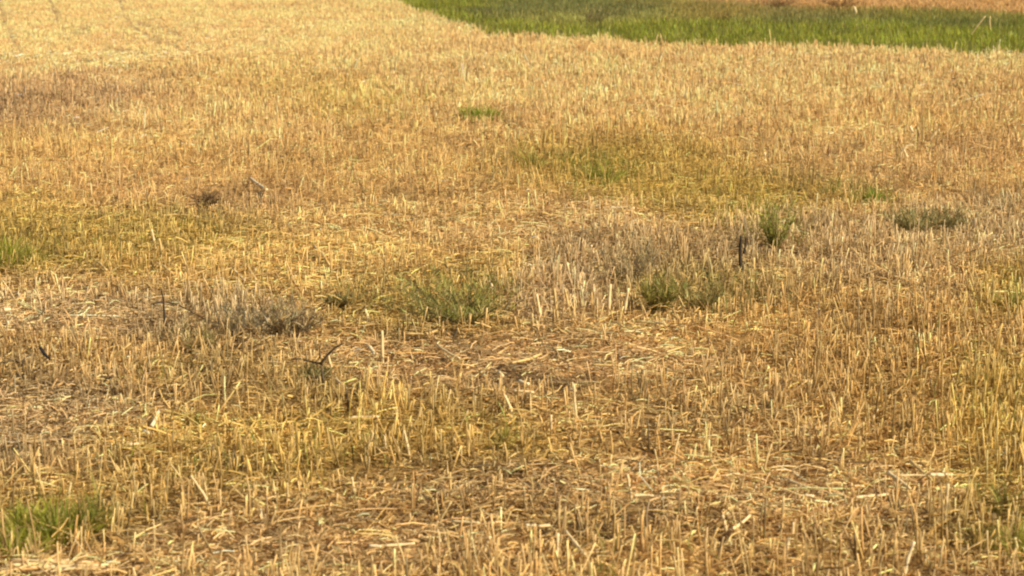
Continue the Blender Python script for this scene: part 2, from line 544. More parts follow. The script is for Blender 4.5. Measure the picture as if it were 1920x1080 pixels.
# ------------------------------------------------------------------ loose straw and chaff lying on the soil
def build_litter():
    parts = []
    for (y0, y1, dens, k) in ((4.6, 13.0, 3800, 3), (13.0, 27.0, 1500, 2), (27.0, 46.0, 120, 2)):
        area = 0.235 * (y1 ** 2 - y0 ** 2) + 2.6 * (y1 - y0)
        n = int(area * dens)
        x, y = in_wedge(n, y0, y1)
        px, py, col, hf, df, lf = survey(x, y)
        patch = fbm(x * 3, y * 3, 90, 3)
        keep = rng.random(n) < 0.55 * lf * np.clip(0.4 + 1.6 * (patch - 0.3), 0.15, 1.4)
        keep &= field_mask(x, y, px, py)
        keep &= (rut_dist(px, py) > 3.0) | (y < 24)
        x, y, col, lf = x[keep], y[keep], col[keep], lf[keep]
        n = len(x)
        L = np.clip(np.exp(rng.normal(math.log(0.043), 0.50, n)), 0.015, 0.30)
        ang = rng.random(n) * math.pi + 1.5 * (vnoise(x * 1.3, y * 1.3, 99))
        dz = rng.normal(0, 0.16, n) * L
        z = height(x, y) + 0.004 + np.abs(rng.normal(0, 0.018, n)) + np.abs(dz) * 0.5
        tt = np.linspace(-0.5, 0.5, k)
        P = np.zeros((n, k, 3))
        cur = rng.normal(0, 0.06, n) * L
        for i, t in enumerate(tt):
            P[:, i, 0] = x + np.cos(ang) * L * t - np.sin(ang) * cur * (1 - 4 * t * t)
            P[:, i, 1] = y + np.sin(ang) * L * t + np.cos(ang) * cur * (1 - 4 * t * t)
            P[:, i, 2] = z + dz * t + (1 - 4 * t * t) * 0.004
        r = rng.uniform(0.0010, 0.0028, n) * np.clip(y / 14.0, 1.0, 1.7)
        c = jitter(col * 1.12, 0.40, 0.05)
        dark = rng.random(n) < 0.06
        c[dark] *= 0.35
        pale = rng.random(n) < 0.06
        c[pale] = np.clip(c[pale] * 1.4 + 0.05, 0, 0.88)
        parts.append(tubes(P, np.repeat(r[:, None], k, 1), c, 3))
    V, F, C = join(parts)
    link("straw_litter", make_mesh("straw_litter", V, F, C, M_STRAW), kind="stuff",
         label="loose fallen straw lying between the stubble stalks")
    # flat chaff and torn leaf sheaths
    parts = []
    for (y0, y1, dens) in ((4.6, 13.0, 4200), (13.0, 24.0, 1500)):
        area = 0.235 * (y1 ** 2 - y0 ** 2) + 2.6 * (y1 - y0)
        n = int(area * dens)
        x, y = in_wedge(n, y0, y1)
        px, py, col, hf, df, lf = survey(x, y)
        keep = rng.random(n) < 0.7 * np.clip(lf, 0.6, 1.6)
        keep &= field_mask(x, y, px, py)
        x, y, col = x[keep], y[keep], col[keep]
        n = len(x)
        L = np.clip(np.exp(rng.normal(math.log(0.026), 0.5, n)), 0.008, 0.09)
        ang = rng.random(n) * 6.28
        el = rng.normal(0.2, 0.3, n)
        z = height(x, y) + 0.003 + np.abs(rng.normal(0, 0.009, n))
        b = np.stack([x, y, z], 1)
        d = np.stack([np.cos(ang) * np.cos(el), np.sin(ang) * np.cos(el), np.abs(np.sin(el))], 1) * L[:, None]
        bend = rng.normal(0, 0.12, (n, 3)) * L[:, None]
        c = jitter(col * np.array([[0.92, 0.9, 0.9]]), 0.34, 0.06)
        dark = rng.random(n) < 0.07
        c[dark] *= 0.35
        parts.append(blades(b, b + d, rng.uniform(0.004, 0.011, n), bend, c, k=3))
    V, F, C = join(parts)
    link("chaff", make_mesh("chaff", V, F, C, M_LEAF, smooth=False), kind="stuff",
         label="small dry chaff and torn leaf scraps covering the soil")


build_litter()


# ------------------------------------------------------------------ dry leaf sheaths among the stalks, sparse green regrowth
def build_dry_leaves():
    parts = []
    for (y0, y1, dens, w) in ((4.6, 13.0, 520, 1.0), (13.0, 26.0, 330, 1.3), (26, 42, 160, 1.7)):
        area = 0.235 * (y1 ** 2 - y0 ** 2) + 2.6 * (y1 - y0)
        n = int(area * dens)
        x, y = in_wedge(n, y0, y1)
        px, py, col, hf, df, lf = survey(x, y)
        keep = rng.random(n) < 0.7 * df
        keep &= field_mask(x, y, px, py)
        keep &= (rut_dist(px, py) > 3.0) | (y < 24)
        x, y, col, hf = x[keep], y[keep], col[keep], hf[keep]
        n = len(x)
        b = np.stack([x, y, height(x, y)], 1)
        b[:, 2] += rng.random(n) * 0.05 * hf
        ang = rng.random(n) * 6.28
        el = rng.uniform(-0.1, 1.35, n)
        L = rng.uniform(0.03, 0.11, n) * (0.4 + 0.6 * hf)
        d = np.stack([np.cos(ang) * np.cos(el), np.sin(ang) * np.cos(el), np.sin(el)], 1) * L[:, None]
        bend = rng.normal(0, 0.12, (n, 3)) * L[:, None]
        bend[:, 2] = np.abs(bend[:, 2])
        c = jitter(col, 0.26, 0.05)
        parts.append(blades(b, b + d, rng.uniform(0.003, 0.0065, n) * w, bend, c, k=4))
    V, F, C = join(parts)
    link("dead_grass", make_mesh("dead_grass", V, F, C, M_LEAF, smooth=False), kind="stuff",
         label="dry curled leaves and dead grass woven among the stubble")


build_dry_leaves()

# green regrowth, thin and mixed with the stubble: px, py, rx, ry, blades per m2, colour
G1 = (0.16, 0.20, 0.02)
G2 = (0.26, 0.27, 0.04)
G3 = (0.18, 0.165, 0.045)
REGROWTH = [
    (200, 450, 260, 55, 160, G2), (10, 480, 90, 30, 350, (0.30, 0.30, 0.04)), (700, 190, 160, 40, 60, G2),
    (1020, 300, 90, 30, 260, G2), (1130, 320, 70, 30, 420, (0.22, 0.25, 0.02)), (1300, 360, 260, 55, 160, G2),
    (1610, 372, 60, 20, 380, G1), (850, 565, 160, 45, 420, G3), (1260, 560, 190, 50, 260, G3), (1420, 425, 90, 40, 260, G2), (1730, 430, 100, 28, 420, G3), (500, 610, 110, 40, 260, (0.22, 0.18, 0.08)),
    (1380, 570, 130, 40, 260, G3), (1910, 560, 60, 60, 200, G2), (1880, 480, 120, 60, 120, G2),
    (480, 890, 300, 70, 120, G2), (640, 830, 120, 60, 160, G2), (90, 985, 170, 50, 320, G2),
    (1900, 980, 70, 80, 260, G2), (1840, 760, 170, 160, 110, G2), (1420, 1060, 220, 30, 130, G2), (950, 825, 60, 25, 220, G2),
    (300, 720, 80, 30, 240, G2), (380, 640, 80, 30, 240, G3), (720, 560, 140, 40, 130, G2), (580, 760, 120, 60, 160, G3),
    (1440, 430, 90, 50, 420, G1), (1610, 372, 70, 18, 300, G1), (1340, 555, 110, 40, 260, G2), (1130, 325, 90, 28, 260, G1), (1120, 1050, 60, 25, 220, G3),
]


def build_regrowth():
    parts = []
    for (cx, cy, rx, ry, dens, colr) in REGROWTH:
        x0, y0 = G(cx, cy)
        yn, yf = G(cx, cy + ry)[1], G(cx, cy - ry)[1]
        depth = y0
        hw = rx / FOC * depth
        area = math.pi * hw * (yf - yn) / 2
        n = int(min(area * dens, 9000)) + 10
        a = rng.random(n) * 6.28
        r = np.sqrt(rng.random(n)) * (0.8 + 0.35 * rng.random(n))
        x = x0 + np.cos(a) * r * hw * (0.8 + 0.5 * vnoise(np.cos(a) * 2 + cx, np.sin(a) * 2, 4))
        y = y0 + np.sin(a) * r * (yf - yn) / 2
        z = height(x, y)
        b = np.stack([x, y, z], 1)
        L = rng.uniform(0.04, 0.11, n)
        la = rng.random(n) * 6.28
        ln = np.abs(rng.normal(0, 0.4, n))
        d = np.stack([np.cos(la) * np.sin(ln), np.sin(la) * np.sin(ln), np.cos(ln)], 1) * L[:, None]
        bend = np.stack([-np.cos(la), -np.sin(la), np.ones(n)], 1) * (rng.random(n) * 0.12 * L)[:, None]
        c = jitter(np.tile(np.array(colr), (n, 1)), 0.25, 0.10)
        dry = rng.random(n) < 0.25
        c[dry] = jitter(np.tile(np.array((0.45, 0.38, 0.10)), (int(dry.sum()), 1)), 0.2, 0.05)
        parts.append(blades(b, b + d, rng.uniform(0.0025, 0.005, n) * max(1.0, y0 / 12), bend, c, k=4))
    V, F, C = join(parts)
    link("green_regrowth", make_mesh("green_regrowth", V, F, C, M_GREEN, smooth=False), kind="stuff",
         label="thin yellow green grass shoots growing up through the stubble")


build_regrowth()


# ------------------------------------------------------------------ the grass strip beyond the field
def build_strip():
    y0, y1 = 24.0, 74.0
    n = 420000
    u = rng.random(n)
    y = y0 + (y1 - y0) * u ** 1.15
    x = rng.uniform(-8, 20, n)
    px, py = to_px(x, y)
    e = curve_y(px, EDGE_PX) + (fbm(x * 2.0, y * 0.9, 3, 3) - 0.5) * 14
    f = curve_y(px, FAR_PX) + (vnoise(x * 1.2, y * 0.6, 6) - 0.5) * 5
    keep = (py < e + rng.normal(0, 0.7, n)) & (py > f - rng.random(n) * 3) & (px < 2300)
    x, y, px, py, e, f = x[keep], y[keep], px[keep], py[keep], e[keep], f[keep]
    n = len(x)
    z = height(x, y)
    nz = fbm(x * 0.8, y * 0.5, 70, 3)
    nz2 = fbm(x * 2.6, y * 1.6, 75, 2)
    col = np.tile(np.array((0.33, 0.34, 0.032)), (n, 1))
    dull = np.array((0.36, 0.32, 0.085)); brown = np.array((0.46, 0.32, 0.07)); dark = np.array((0.20, 0.20, 0.055))

    def z_(cx, cy, rx, ry):
        r2 = ((px + (nz - 0.5) * 160 - cx) / rx) ** 2 + ((py + (nz2 - 0.5) * 14 - cy) / ry) ** 2
        return np.clip(1.3 - r2, 0, 1)[:, None]
    for c, w in ((dull, z_(1080, 25, 190, 30) * 0.8), (dark, z_(1100, 12, 140, 18) * 0.85), (dark, z_(960, 14, 90, 12) * 0.7), (dull, z_(1400, 25, 260, 22) * 0.9),
                 (brown, z_(1330, 22, 110, 22) * 0.75), (dark, z_(930, 22, 60, 10) * 0.8), (dark, z_(1560, 40, 160, 12) * 0.6), (dark, z_(1800, 45, 120, 10) * 0.6), (brown, z_(1560, 16, 130, 12) * 0.5)):
        col = col * (1 - w) + c * w
    near_edge = np.clip(1 - (curve_y(px, FAR_PX) + 8 - py) / -14, 0, 1)[:, None]
    col = col * (1 - 0.5 * near_edge) + np.array((0.38, 0.27, 0.08)) * 0.5 * near_edge
    col = col * (0.45 + 1.1 * nz2)[:, None]
    c = jitter(col, 0.25, 0.09)
    dry = rng.random(n) < 0.05 + 0.22 * np.clip(1 - (e - py) / 9, 0, 1) + 0.15 * np.clip(1 - (py - f) / 6, 0, 1)
    c[dry] = jitter(np.tile(np.array((0.5, 0.42, 0.14)), (int(dry.sum()), 1)), 0.25, 0.05)
    L = rng.uniform(0.04, 0.12, n) * (0.6 + 0.8 * nz)
    la = rng.random(n) * 6.28
    ln = np.abs(rng.normal(0, 0.45, n))
    d = np.stack([np.cos(la) * np.sin(ln), np.sin(la) * np.sin(ln), np.cos(ln)], 1) * L[:, None]
    b = np.stack([x, y, z], 1)
    bend = rng.normal(0, 0.08, (n, 3)) * L[:, None]
    V, F, C = blades(b, b + d, rng.uniform(0.006, 0.013, n), bend, c, k=3)
    link("grass", make_mesh("grass", V, F, C, M_GREEN, smooth=False), kind="stuff",
         label="strip of short green grass along the far edge of the stubble")


build_strip()

# ------------------------------------------------------------------ single things one can point to
def hz(x, y):
    return float(height(np.array([x]), np.array([y]))[0])


def depth_at(y):
    return y * math.cos(PITCH) + CAM_H * math.sin(PITCH)


def tube_mesh(name, pts, radii, col, mat, sides=6):
    """one stem along pts, ends closed, with a slightly uneven wall"""
    P = np.array(pts, float)[None]
    k = P.shape[1]
    c = np.clip(np.array(col, float)[None, None, :] * rng.uniform(0.88, 1.08, (1, k, 1)), 0.005, 0.92)
    V, F, C = tubes(P, np.array(radii, float)[None], c, sides)
    me = make_mesh(name, V, F, C, mat)
    # close both ends
    import bmesh
    bm = bmesh.new(); bm.from_mesh(me)
    bmesh.ops.holes_fill(bm, edges=[e for e in bm.edges if e.is_boundary], sides=0)
    bm.to_mesh(me); bm.free()
    return me


def densify(pts, n=4):
    pts = [np.array(p, float) for p in pts]
    out = []
    for a, b in zip(pts, pts[1:]):
        for i in range(n):
            out.append(a + (b - a) * i / n)
    out.append(pts[-1])
    return out


CREAM = (0.84, 0.63, 0.30)
WHITISH = (0.86, 0.69, 0.38)
STRAWC = (0.72, 0.49, 0.17)
DULL = (0.58, 0.42, 0.17)


def up_points(pix, lean_back=0.0):
    """pixels from foot to tip -> points rising from the ground at the foot, all about the same distance away"""
    x0, y0 = G(*pix[0])
    z0 = hz(x0, y0)
    dep = depth_at(y0)
    pts = [(x0, y0, z0 - 0.012)]
    for i, (px, py) in enumerate(pix[1:]):
        up = (pix[0][1] - py) * dep / FOC / math.cos(PITCH)
        pts.append((x0 + (px - pix[0][0]) * dep / FOC, y0 + lean_back * up, z0 + up))
    return (x0, y0, z0), pts


def lie_points(pix, lift=0.03):
    """pixels along a piece lying on the litter, each at its own spot of the ground"""
    pts = []
    for px, py in pix:
        x, y = G(px, py + lift * FOC / depth_at(G(px, py)[1]))
        pts.append((x, y, hz(x, y) + lift))
    return tuple(pts[0]), pts


def put(name, base, pts, radii, col, mat, label, cat, group=None, sides=6, leaf=None):
    loc = np.array(base)
    me = tube_mesh(name, [np.array(p) - loc for p in pts], radii, col, mat, sides)
    o = link(name, me, label=label, category=cat)
    o.location = Vector([float(v) for v in loc])
    if group:
        o["group"] = group
    return o


def straw(kind, pix, w, col, label, group=None, lift=0.045):
    """kind up / lie; w is the width in photo pixels"""
    if kind == 'up':
        base, pts = up_points(pix)
    else:
        base, pts = lie_points(pix, lift)
    pts = densify(pts, 4)
    r = w * depth_at(base[1]) / FOC / 2
    n = len(pts)
    rad = []
    for i in range(n):
        t = i / (n - 1)
        rr = r * (1.06 - 0.2 * t) * (1 + rng.normal(0, 0.05))
        rad.append(rr)
    if n > 6:
        rad[n // 2] *= 1.28                       # the swollen node of a cereal straw
    name = "stubble_stalk" if kind == 'up' else "fallen_straw"
    put(name, base, pts, rad, col, M_STRAW, label, "stalk" if kind == 'up' else "straw", group)


STRAWS = [
    # kind, pixels, width, colour, label
    ('lie', [(500, 353), (485, 342), (468, 331)], 6, WHITISH, "thick bright broken straw slanting over brown stubble above the dark stub"),
    ('up', [(467, 316), (476, 303)], 5, CREAM, "short pale straw end sticking up just above the thick broken straw"),
    ('lie', [(1144, 391), (1165, 392), (1189, 394)], 6, WHITISH, "bright cream straw lying level below the olive stubble patch"),
    ('lie', [(998, 446), (1009, 451)], 7, WHITISH, "small white straw chip on bare litter above the middle"),
    ('up', [(293, 468), (289, 450), (285, 430)], 5, CREAM, "tall pale stalk leaning left in yellow green stubble, left one of a pair"),
    ('up', [(308, 482), (303, 462), (299, 443)], 5, STRAWC, "pale leaning stalk beside a taller one in yellow green stubble, right one of a pair"),
    ('up', [(351, 515), (353, 502)], 7, WHITISH, "stubby white stalk end below the pair of leaning pale stalks"),
    ('lie', [(292, 488), (308, 500), (325, 511)], 5, STRAWC, "pale straw slanting down right below the pair of leaning stalks"),
    ('lie', [(177, 486), (188, 497), (200, 506)], 5, STRAWC, "pale straw slanting down in the olive grass near the left side"),
    ('up', [(107, 545), (100, 525), (95, 512), (103, 520)], 5, STRAWC, "pale forked straw bit standing over grey litter near the left edge"),
    ('lie', [(438, 507), (450, 516), (459, 526)], 5, CREAM, "short pale straw pointing at the golden litter left of the middle"),
    ('lie', [(464, 500), (472, 512), (481, 524)], 5, STRAWC, "straw slanting down beside the dark curled stem in golden litter"),
    ('lie', [(566, 519), (600, 518), (640, 519)], 5, STRAWC, "long level straw on golden litter right of the dark curled stem"),
    ('lie', [(588, 463), (604, 481), (618, 498)], 5, STRAWC, "long straw slanting down right over golden litter left of the middle"),
    ('lie', [(8, 585), (20, 583)], 8, WHITISH, "white chip on bare grey litter by the left edge"),
    ('up', [(143, 634), (142, 597)], 6, STRAWC, "lone upright pale stalk on the grey litter by the left edge"),
    ('up', [(368, 420), (370, 403)], 6, WHITISH, "short bright upright stalk end under the dark brown hollow"),
    ('lie', [(300, 402), (330, 401), (370, 404)], 4, STRAWC, "long thin level straw on the brown stubble beside the dark hollow"),
    ('up', [(691, 610), (689, 596), (685, 582)], 6, WHITISH, "bright bent stalk above the bare litter left of the olive weed"),
    ('lie', [(703, 664), (694, 655), (686, 649)], 7, WHITISH, "bright bent straw end on the left rim of the bare litter"),
    ('up', [(718, 688), (717, 655), (717, 620)], 6, CREAM, "tall upright pale stalk on the left rim of the bare litter"),
    ('up', [(626, 705), (620, 690), (615, 668)], 5, CREAM, "pale stalk crossing behind the branching dark twig"),
    ('lie', [(612, 708), (632, 716), (642, 730)], 5, CREAM, "pale bent straw at the foot of the branching dark twig"),
    ('up', [(920, 560), (925, 545), (916, 531)], 4, WHITISH, "small crooked bright stalk in the right half of the olive weed"),
    ('up', [(1018, 616), (1012, 585), (1006, 550)], 7, CREAM, "thick pale stalk, leftmost of the upright row above the bare litter"),
    ('up', [(1049, 614), (1043, 580), (1039, 540)], 6, STRAWC, "second pale stalk of the upright row above the bare litter"),
    ('up', [(1071, 602), (1065, 575), (1059, 547)], 6, STRAWC, "third pale stalk of the upright row above the bare litter"),
    ('up', [(1113, 592), (1111, 575), (1109, 553)], 5, STRAWC, "fourth stalk of the upright row above the bare litter, slightly short"),
    ('up', [(1141, 603), (1142, 570), (1144, 538)], 7, CREAM, "tall straight stalk near the right end of the upright row"),
    ('up', [(1168, 604), (1173, 575), (1178, 545)], 6, CREAM, "stalk leaning right at the right end of the upright row"),
    ('up', [(1097, 612), (1095, 590)], 5, STRAWC, "short stalk standing in front of the upright row"),
    ('up', [(1070, 538), (1067, 520), (1063, 498)], 7, CREAM, "thick pale stalk standing behind the upright row in grey stubble"),
    ('lie', [(1192, 607), (1220, 610), (1247, 618)], 5, CREAM, "long curved straw lying right of the upright row of stalks"),
    ('up', [(1114, 500), (1112, 480), (1108, 465)], 6, CREAM, "bright upright stalk in the pale grey dead grass"),
    ('up', [(1395, 520), (1396, 500)], 6, CREAM, "pale stalk touching the right side of the dark upright stub"),
    ('up', [(1412, 521), (1413, 487)], 6, STRAWC, "tall pale stalk second right of the dark upright stub"),
    ('up', [(1592, 447), (1592, 420)], 6, STRAWC, "pale stalk standing alone between the two dark green weeds"),
    ('lie', [(1482, 397), (1505, 400), (1528, 401)], 6, STRAWC, "level pale straw behind the right hand dark green weed"),
    ('lie', [(1642, 561), (1655, 564), (1670, 569)], 4, CREAM, "thin bright straw in grey brown stubble at the right"),
    ('up', [(1712, 255), (1709, 243), (1706, 236)], 6, WHITISH, "short bright stalk above the looped straws on the right"),
    ('up', [(1435, 300), (1434, 284)], 6, CREAM, "short bright stalk at the right rim of the olive stubble patch"),
    ('lie', [(285, 797), (291, 789), (298, 777)], 10, WHITISH, "broad white straw sliver on the tan litter at lower left"),
    ('lie', [(270, 806), (279, 811)], 8, WHITISH, "tiny white chip just below the broad white straw sliver"),
    ('lie', [(242, 836), (264, 835)], 8, CREAM, "flat pale chip lying below the white straw sliver"),
    ('up', [(237, 902), (227, 885), (217, 870)], 6, STRAWC, "pale stalk leaning left above the green tuft at lower left"),
    ('up', [(404, 967), (382, 928), (359, 894)], 5, CREAM, "very long thin straw leaning far left in olive stubble"),
    ('lie', [(434, 918), (444, 927), (456, 935)], 5, STRAWC, "short slanting straw right of the very long leaning one"),
    ('up', [(493, 982), (491, 968), (489, 955)], 6, WHITISH, "short bright stalk end low in the left half"),
    ('up', [(125, 943), (130, 925), (134, 908)], 6, CREAM, "pale stalk rising behind the bright green tuft"),
    ('up', [(31, 934), (27, 925), (24, 918)], 6, CREAM, "short pale stalk at the left edge above the green tuft"),
    ('up', [(345, 975), (343, 945), (342, 925)], 6, STRAWC, "upright tan stalk low left of the very long leaning straw"),
    ('lie', [(656, 789), (684, 788), (711, 789)], 6, CREAM, "straight level straw at the left end of the golden stubble"),
    ('up', [(962, 795), (958, 768), (946, 742)], 6, CREAM, "tall bent stalk at the top of the golden stubble"),
    ('lie', [(963, 744), (980, 745), (1001, 746)], 6, CREAM, "level bright straw beside the tall bent stalk"),
    ('up', [(1095, 806), (1080, 780), (1077, 750), (1076, 722)], 5, CREAM, "long crooked stalk standing on the lower rim of the bare litter"),
    ('lie', [(974, 720), (982, 723), (991, 725)], 8, WHITISH, "bright white chip in the middle of the bare litter"),
    ('lie', [(1068, 733), (1079, 736)], 8, WHITISH, "bright chip at the foot of a curl on the bare litter"),
    ('lie', [(936, 708), (943, 713)], 8, CREAM, "small pale chip left of the white one on the bare litter"),
    ('lie', [(896, 740), (925, 742)], 5, STRAWC, "level tan straw near the lower rim of the bare litter"),
    ('up', [(770, 872), (765, 845), (758, 813)], 6, CREAM, "bright leaning stalk in the golden stubble, right of a bent one"),
    ('up', [(722, 865), (724, 840), (720, 820)], 6, CREAM, "bright bent stalk in the golden stubble"),
    ('up', [(742, 888), (750, 876), (761, 864)], 6, STRAWC, "short stalk leaning right at the foot of the golden stubble"),
    ('up', [(668, 946), (664, 925), (660, 900)], 6, CREAM, "pale leaning stalk below the golden stubble on its left"),
    ('up', [(878, 870), (879, 835), (881, 800)], 5, STRAWC, "straight tall golden stalk right of the bright bent ones"),
    ('up', [(817, 852), (816, 803)], 5, STRAWC, "straight golden stalk in the middle of the golden stubble"),
    ('up', [(905, 903), (905, 880)], 6, CREAM, "short upright stalk below the golden stubble on its right"),
    ('up', [(1034, 822), (1033, 800), (1033, 785)], 6, CREAM, "bright straight stalk right of the golden stubble"),
    ('up', [(1090, 882), (1078, 862), (1068, 845)], 6, CREAM, "bright stalk leaning left low right of the middle"),
    ('up', [(1141, 928), (1145, 908), (1148, 888)], 7, STRAWC, "short tan stalk standing left of a taller leaning one"),
    ('up', [(1186, 952), (1181, 925), (1176, 895)], 6, CREAM, "tall pale stalk leaning left over bright litter"),
    ('lie', [(1188, 938), (1205, 937), (1225, 938)], 6, CREAM, "level bright straw touching the tall leaning pale stalk"),
    ('up', [(1044, 1054), (1045, 1030), (1046, 1006)], 7, WHITISH, "bright straight upright stalk at the bottom middle"),
    ('lie', [(1060, 1004), (1078, 1024), (1100, 1043)], 7, CREAM, "straw slanting down right of the bright straight upright stalk"),
    ('up', [(905, 1050), (911, 1030), (919, 1012)], 7, CREAM, "pale stalk leaning right at the bottom middle"),
    ('up', [(828, 1088), (824, 1070), (820, 1060)], 11, WHITISH, "short thick white stalk end cut by the bottom edge"),
    ('up', [(827, 1022), (822, 1010), (820, 998)], 8, WHITISH, "short thick bright stalk above the white one at the bottom edge"),
    ('lie', [(692, 1023), (715, 1024)], 9, WHITISH, "bright level chip near the bottom, left end of a broken line of straw"),
    ('lie', [(722, 1023), (748, 1022), (778, 1020)], 6, CREAM, "level straw near the bottom, right part of a broken line"),
    ('lie', [(985, 993), (1006, 993)], 7, WHITISH, "bright level chip above the bottom middle stalks"),
    ('lie', [(1010, 995), (1031, 992)], 7, CREAM, "cream level straw end beside another above the bottom middle stalks"),
    ('lie', [(847, 980), (872, 984), (900, 987)], 6, CREAM, "pale straw lying level in the litter below the golden stubble"),
    ('up', [(1692, 1088), (1701, 1048), (1712, 1016)], 11, WHITISH, "thickest bright stalk leaning right at the bottom right"),
    ('up', [(1770, 997), (1773, 955), (1775, 912)], 7, CREAM, "tall straight pale stalk standing alone at lower right"),
    ('lie', [(1664, 886), (1684, 900), (1705, 914)], 8, CREAM, "thick bright straw slanting down right at lower right"),
    ('lie', [(1742, 890), (1760, 890), (1785, 889)], 8, WHITISH, "bright level straw right of the thick slanting one"),
    ('lie', [(1680, 892), (1710, 891), (1738, 891)], 4, CREAM, "thin level straw joining two bright ones at lower right"),
    ('up', [(1680, 966), (1693, 945), (1706, 925)], 6, STRAWC, "tan straw leaning right below the thick slanting one"),
    ('lie', [(1706, 855), (1725, 878), (1745, 898)], 6, STRAWC, "tan straw slanting down above the bright level one"),
    ('lie', [(1478, 898), (1498, 906), (1519, 913)], 6, CREAM, "bright straw slanting down over the heaped litter at lower right"),
    ('lie', [(1508, 933), (1525, 935)], 11, WHITISH, "broad white chip on the heaped litter at lower right"),
    ('up', [(1413, 918), (1417, 908), (1420, 903)], 9, WHITISH, "short white bent stalk end on the heaped litter"),
    ('up', [(1472, 1053), (1475, 1030), (1479, 1010)], 10, WHITISH, "thick ragged bright stalk near the bottom right of middle"),
    ('up', [(1483, 1010), (1486, 995), (1487, 978)], 7, CREAM, "pale stalk rising behind the thick ragged bright stalk"),
    ('up', [(1365, 1010), (1360, 985), (1354, 962)], 7, CREAM, "pale stalk leaning left beside a slanting straw"),
    ('lie', [(1370, 990), (1388, 980), (1406, 968)], 7, CREAM, "straw slanting up right beside the pale leaning stalk"),
    ('up', [(1416, 782), (1419, 774), (1421, 766)], 7, WHITISH, "small bright stalk end right of the middle over tan stubble"),
    ('up', [(1630, 798), (1637, 783), (1645, 768)], 6, CREAM, "pale stalk leaning right in the tan stubble at right"),
    ('up', [(1906, 900), (1914, 888), (1922, 876)], 6, CREAM, "pale stalk leaning right at the right edge"),
    ('up', [(1770, 960), (1768, 935), (1769, 1000)][:2], 6, STRAWC, "short stalk close against the tall straight one at lower right"),
    ('up', [(1908, 1043), (1905, 1020), (1902, 1002)], 7, CREAM, "bright stalk leaning left inside the green patch at lower right"),
    ('up', [(1900, 980), (1903, 955), (1905, 930)], 6, STRAWC, "tan stalk standing in the green patch at the right edge"),
    ('up', [(1736, 1066), (1734, 1045), (1733, 1027)], 7, CREAM, "pale upright stalk right of the thickest leaning stalk"),
    ('up', [(1596, 1000), (1594, 975), (1595, 955)], 8, STRAWC, "thick tan stalk standing left of the thickest leaning stalk"),
    ('lie', [(1548, 1012), (1565, 1018)], 8, CREAM, "short pale straw bit lying left of the thick tan stalk"),
    ('up', [(1602, 898), (1603, 870)], 5, STRAWC, "thin tan stalk left of the thick slanting straw"),
    ('up', [(1365, 998), (1362, 992)], 8, CREAM, "tiny pale stump at the foot of the leaning stalk"),
    ('lie', [(1332, 863), (1345, 882), (1336, 895)], 5, STRAWC, "crooked straw at the left rim of the heaped litter"),
    ('lie', [(1604, 935), (1640, 928), (1625, 932)][:2], 6, CREAM, "straw lying level left of the leaning tan straw"),
    ('lie', [(1644, 929), (1664, 925)], 6, CREAM, "short level straw in line with a longer one at lower right"),
    ('up', [(1280, 740), (1277, 728)], 6, STRAWC, "short tan stalk right of the bare litter"),
    ('up', [(1465, 700), (1475, 685), (1484, 670)], 5, CREAM, "pale stalk leaning right above the tan stubble, one leg of a V"),
    ('up', [(1447, 712), (1443, 698), (1438, 680)], 5, STRAWC, "pale stalk leaning left, other leg of a V"),
    ('lie', [(1250, 665), (1285, 650)], 4, STRAWC, "thin straw slanting up on the right rim of the bare litter"),
    ('lie', [(820, 655), (845, 667), (862, 673)], 5, CREAM, "pale straw slanting down in the left of the bare litter"),
    ('lie', [(960, 690), (990, 678), (1015, 668)], 5, STRAWC, "long tan straw slanting up across the bare litter"),
    ('lie', [(1110, 690), (1140, 691), (1165, 692)], 5, STRAWC, "long tan straw lying level in the right of the bare litter"),
    ('lie', [(760, 627), (800, 628), (825, 622)], 5, STRAWC, "tan straw lying at the foot of the olive weed"),
    # in the grass strip
    ('up', [(1818, 66), (1832, 48), (1846, 30)], 3.5, DULL, "long thin pale stem leaning right in the far green grass"),
    ('up', [(1857, 56), (1855, 44), (1855, 31)], 4, DULL, "upright pale stem in the far green grass near the right edge"),
    ('up', [(1606, 27), (1603, 19), (1601, 14)], 5, CREAM, "bright pale stem at the far edge of the green grass beside dark soil"),
    ('up', [(1549, 12), (1548, 5)], 5, STRAWC, "small pale stem left of the bright one at the far edge of the grass"),
]
for kind, pix, w, col, label in STRAWS:
    straw(kind, pix, min(w * 0.95, 7.5), col, label)


# looped straws on the right, and the bundle lying in the bottom left corner: each straw its own thing
for i, (pix, label) in enumerate([
    ([(1686, 305), (1689, 285), (1700, 272), (1712, 270)], "arched pale straw, left arm of the looped straws on the right"),
    ([(1712, 270), (1724, 276), (1730, 290), (1726, 303)], "curled straw, right arm of the looped straws on the right"),
    ([(1701, 306), (1700, 292), (1694, 280)], "short bright stalk inside the looped straws on the right"),
    ([(1738, 268), (1752, 252), (1760, 243)], "straw leaning up right from the looped straws"),
]):
    straw('up', pix, 5, CREAM, label)
for i, (pix, w, label) in enumerate([
    ([(-20, 1076), (80, 1072), (205, 1070)], 8, "longest bright straw lying level in the bottom left corner"),
    ([(10, 1066), (90, 1062), (180, 1060)], 7, "second bright level straw in the bottom left corner, just above the longest"),
    ([(60, 1083), (130, 1077), (212, 1073)], 6, "lowest bright straw of the level bundle in the bottom left corner"),
    ([(20, 1050), (70, 1056), (130, 1055)], 5, "uppermost thin straw of the level bundle in the bottom left corner"),
]):
    straw('lie', pix, w, CREAM, label, lift=0.03)


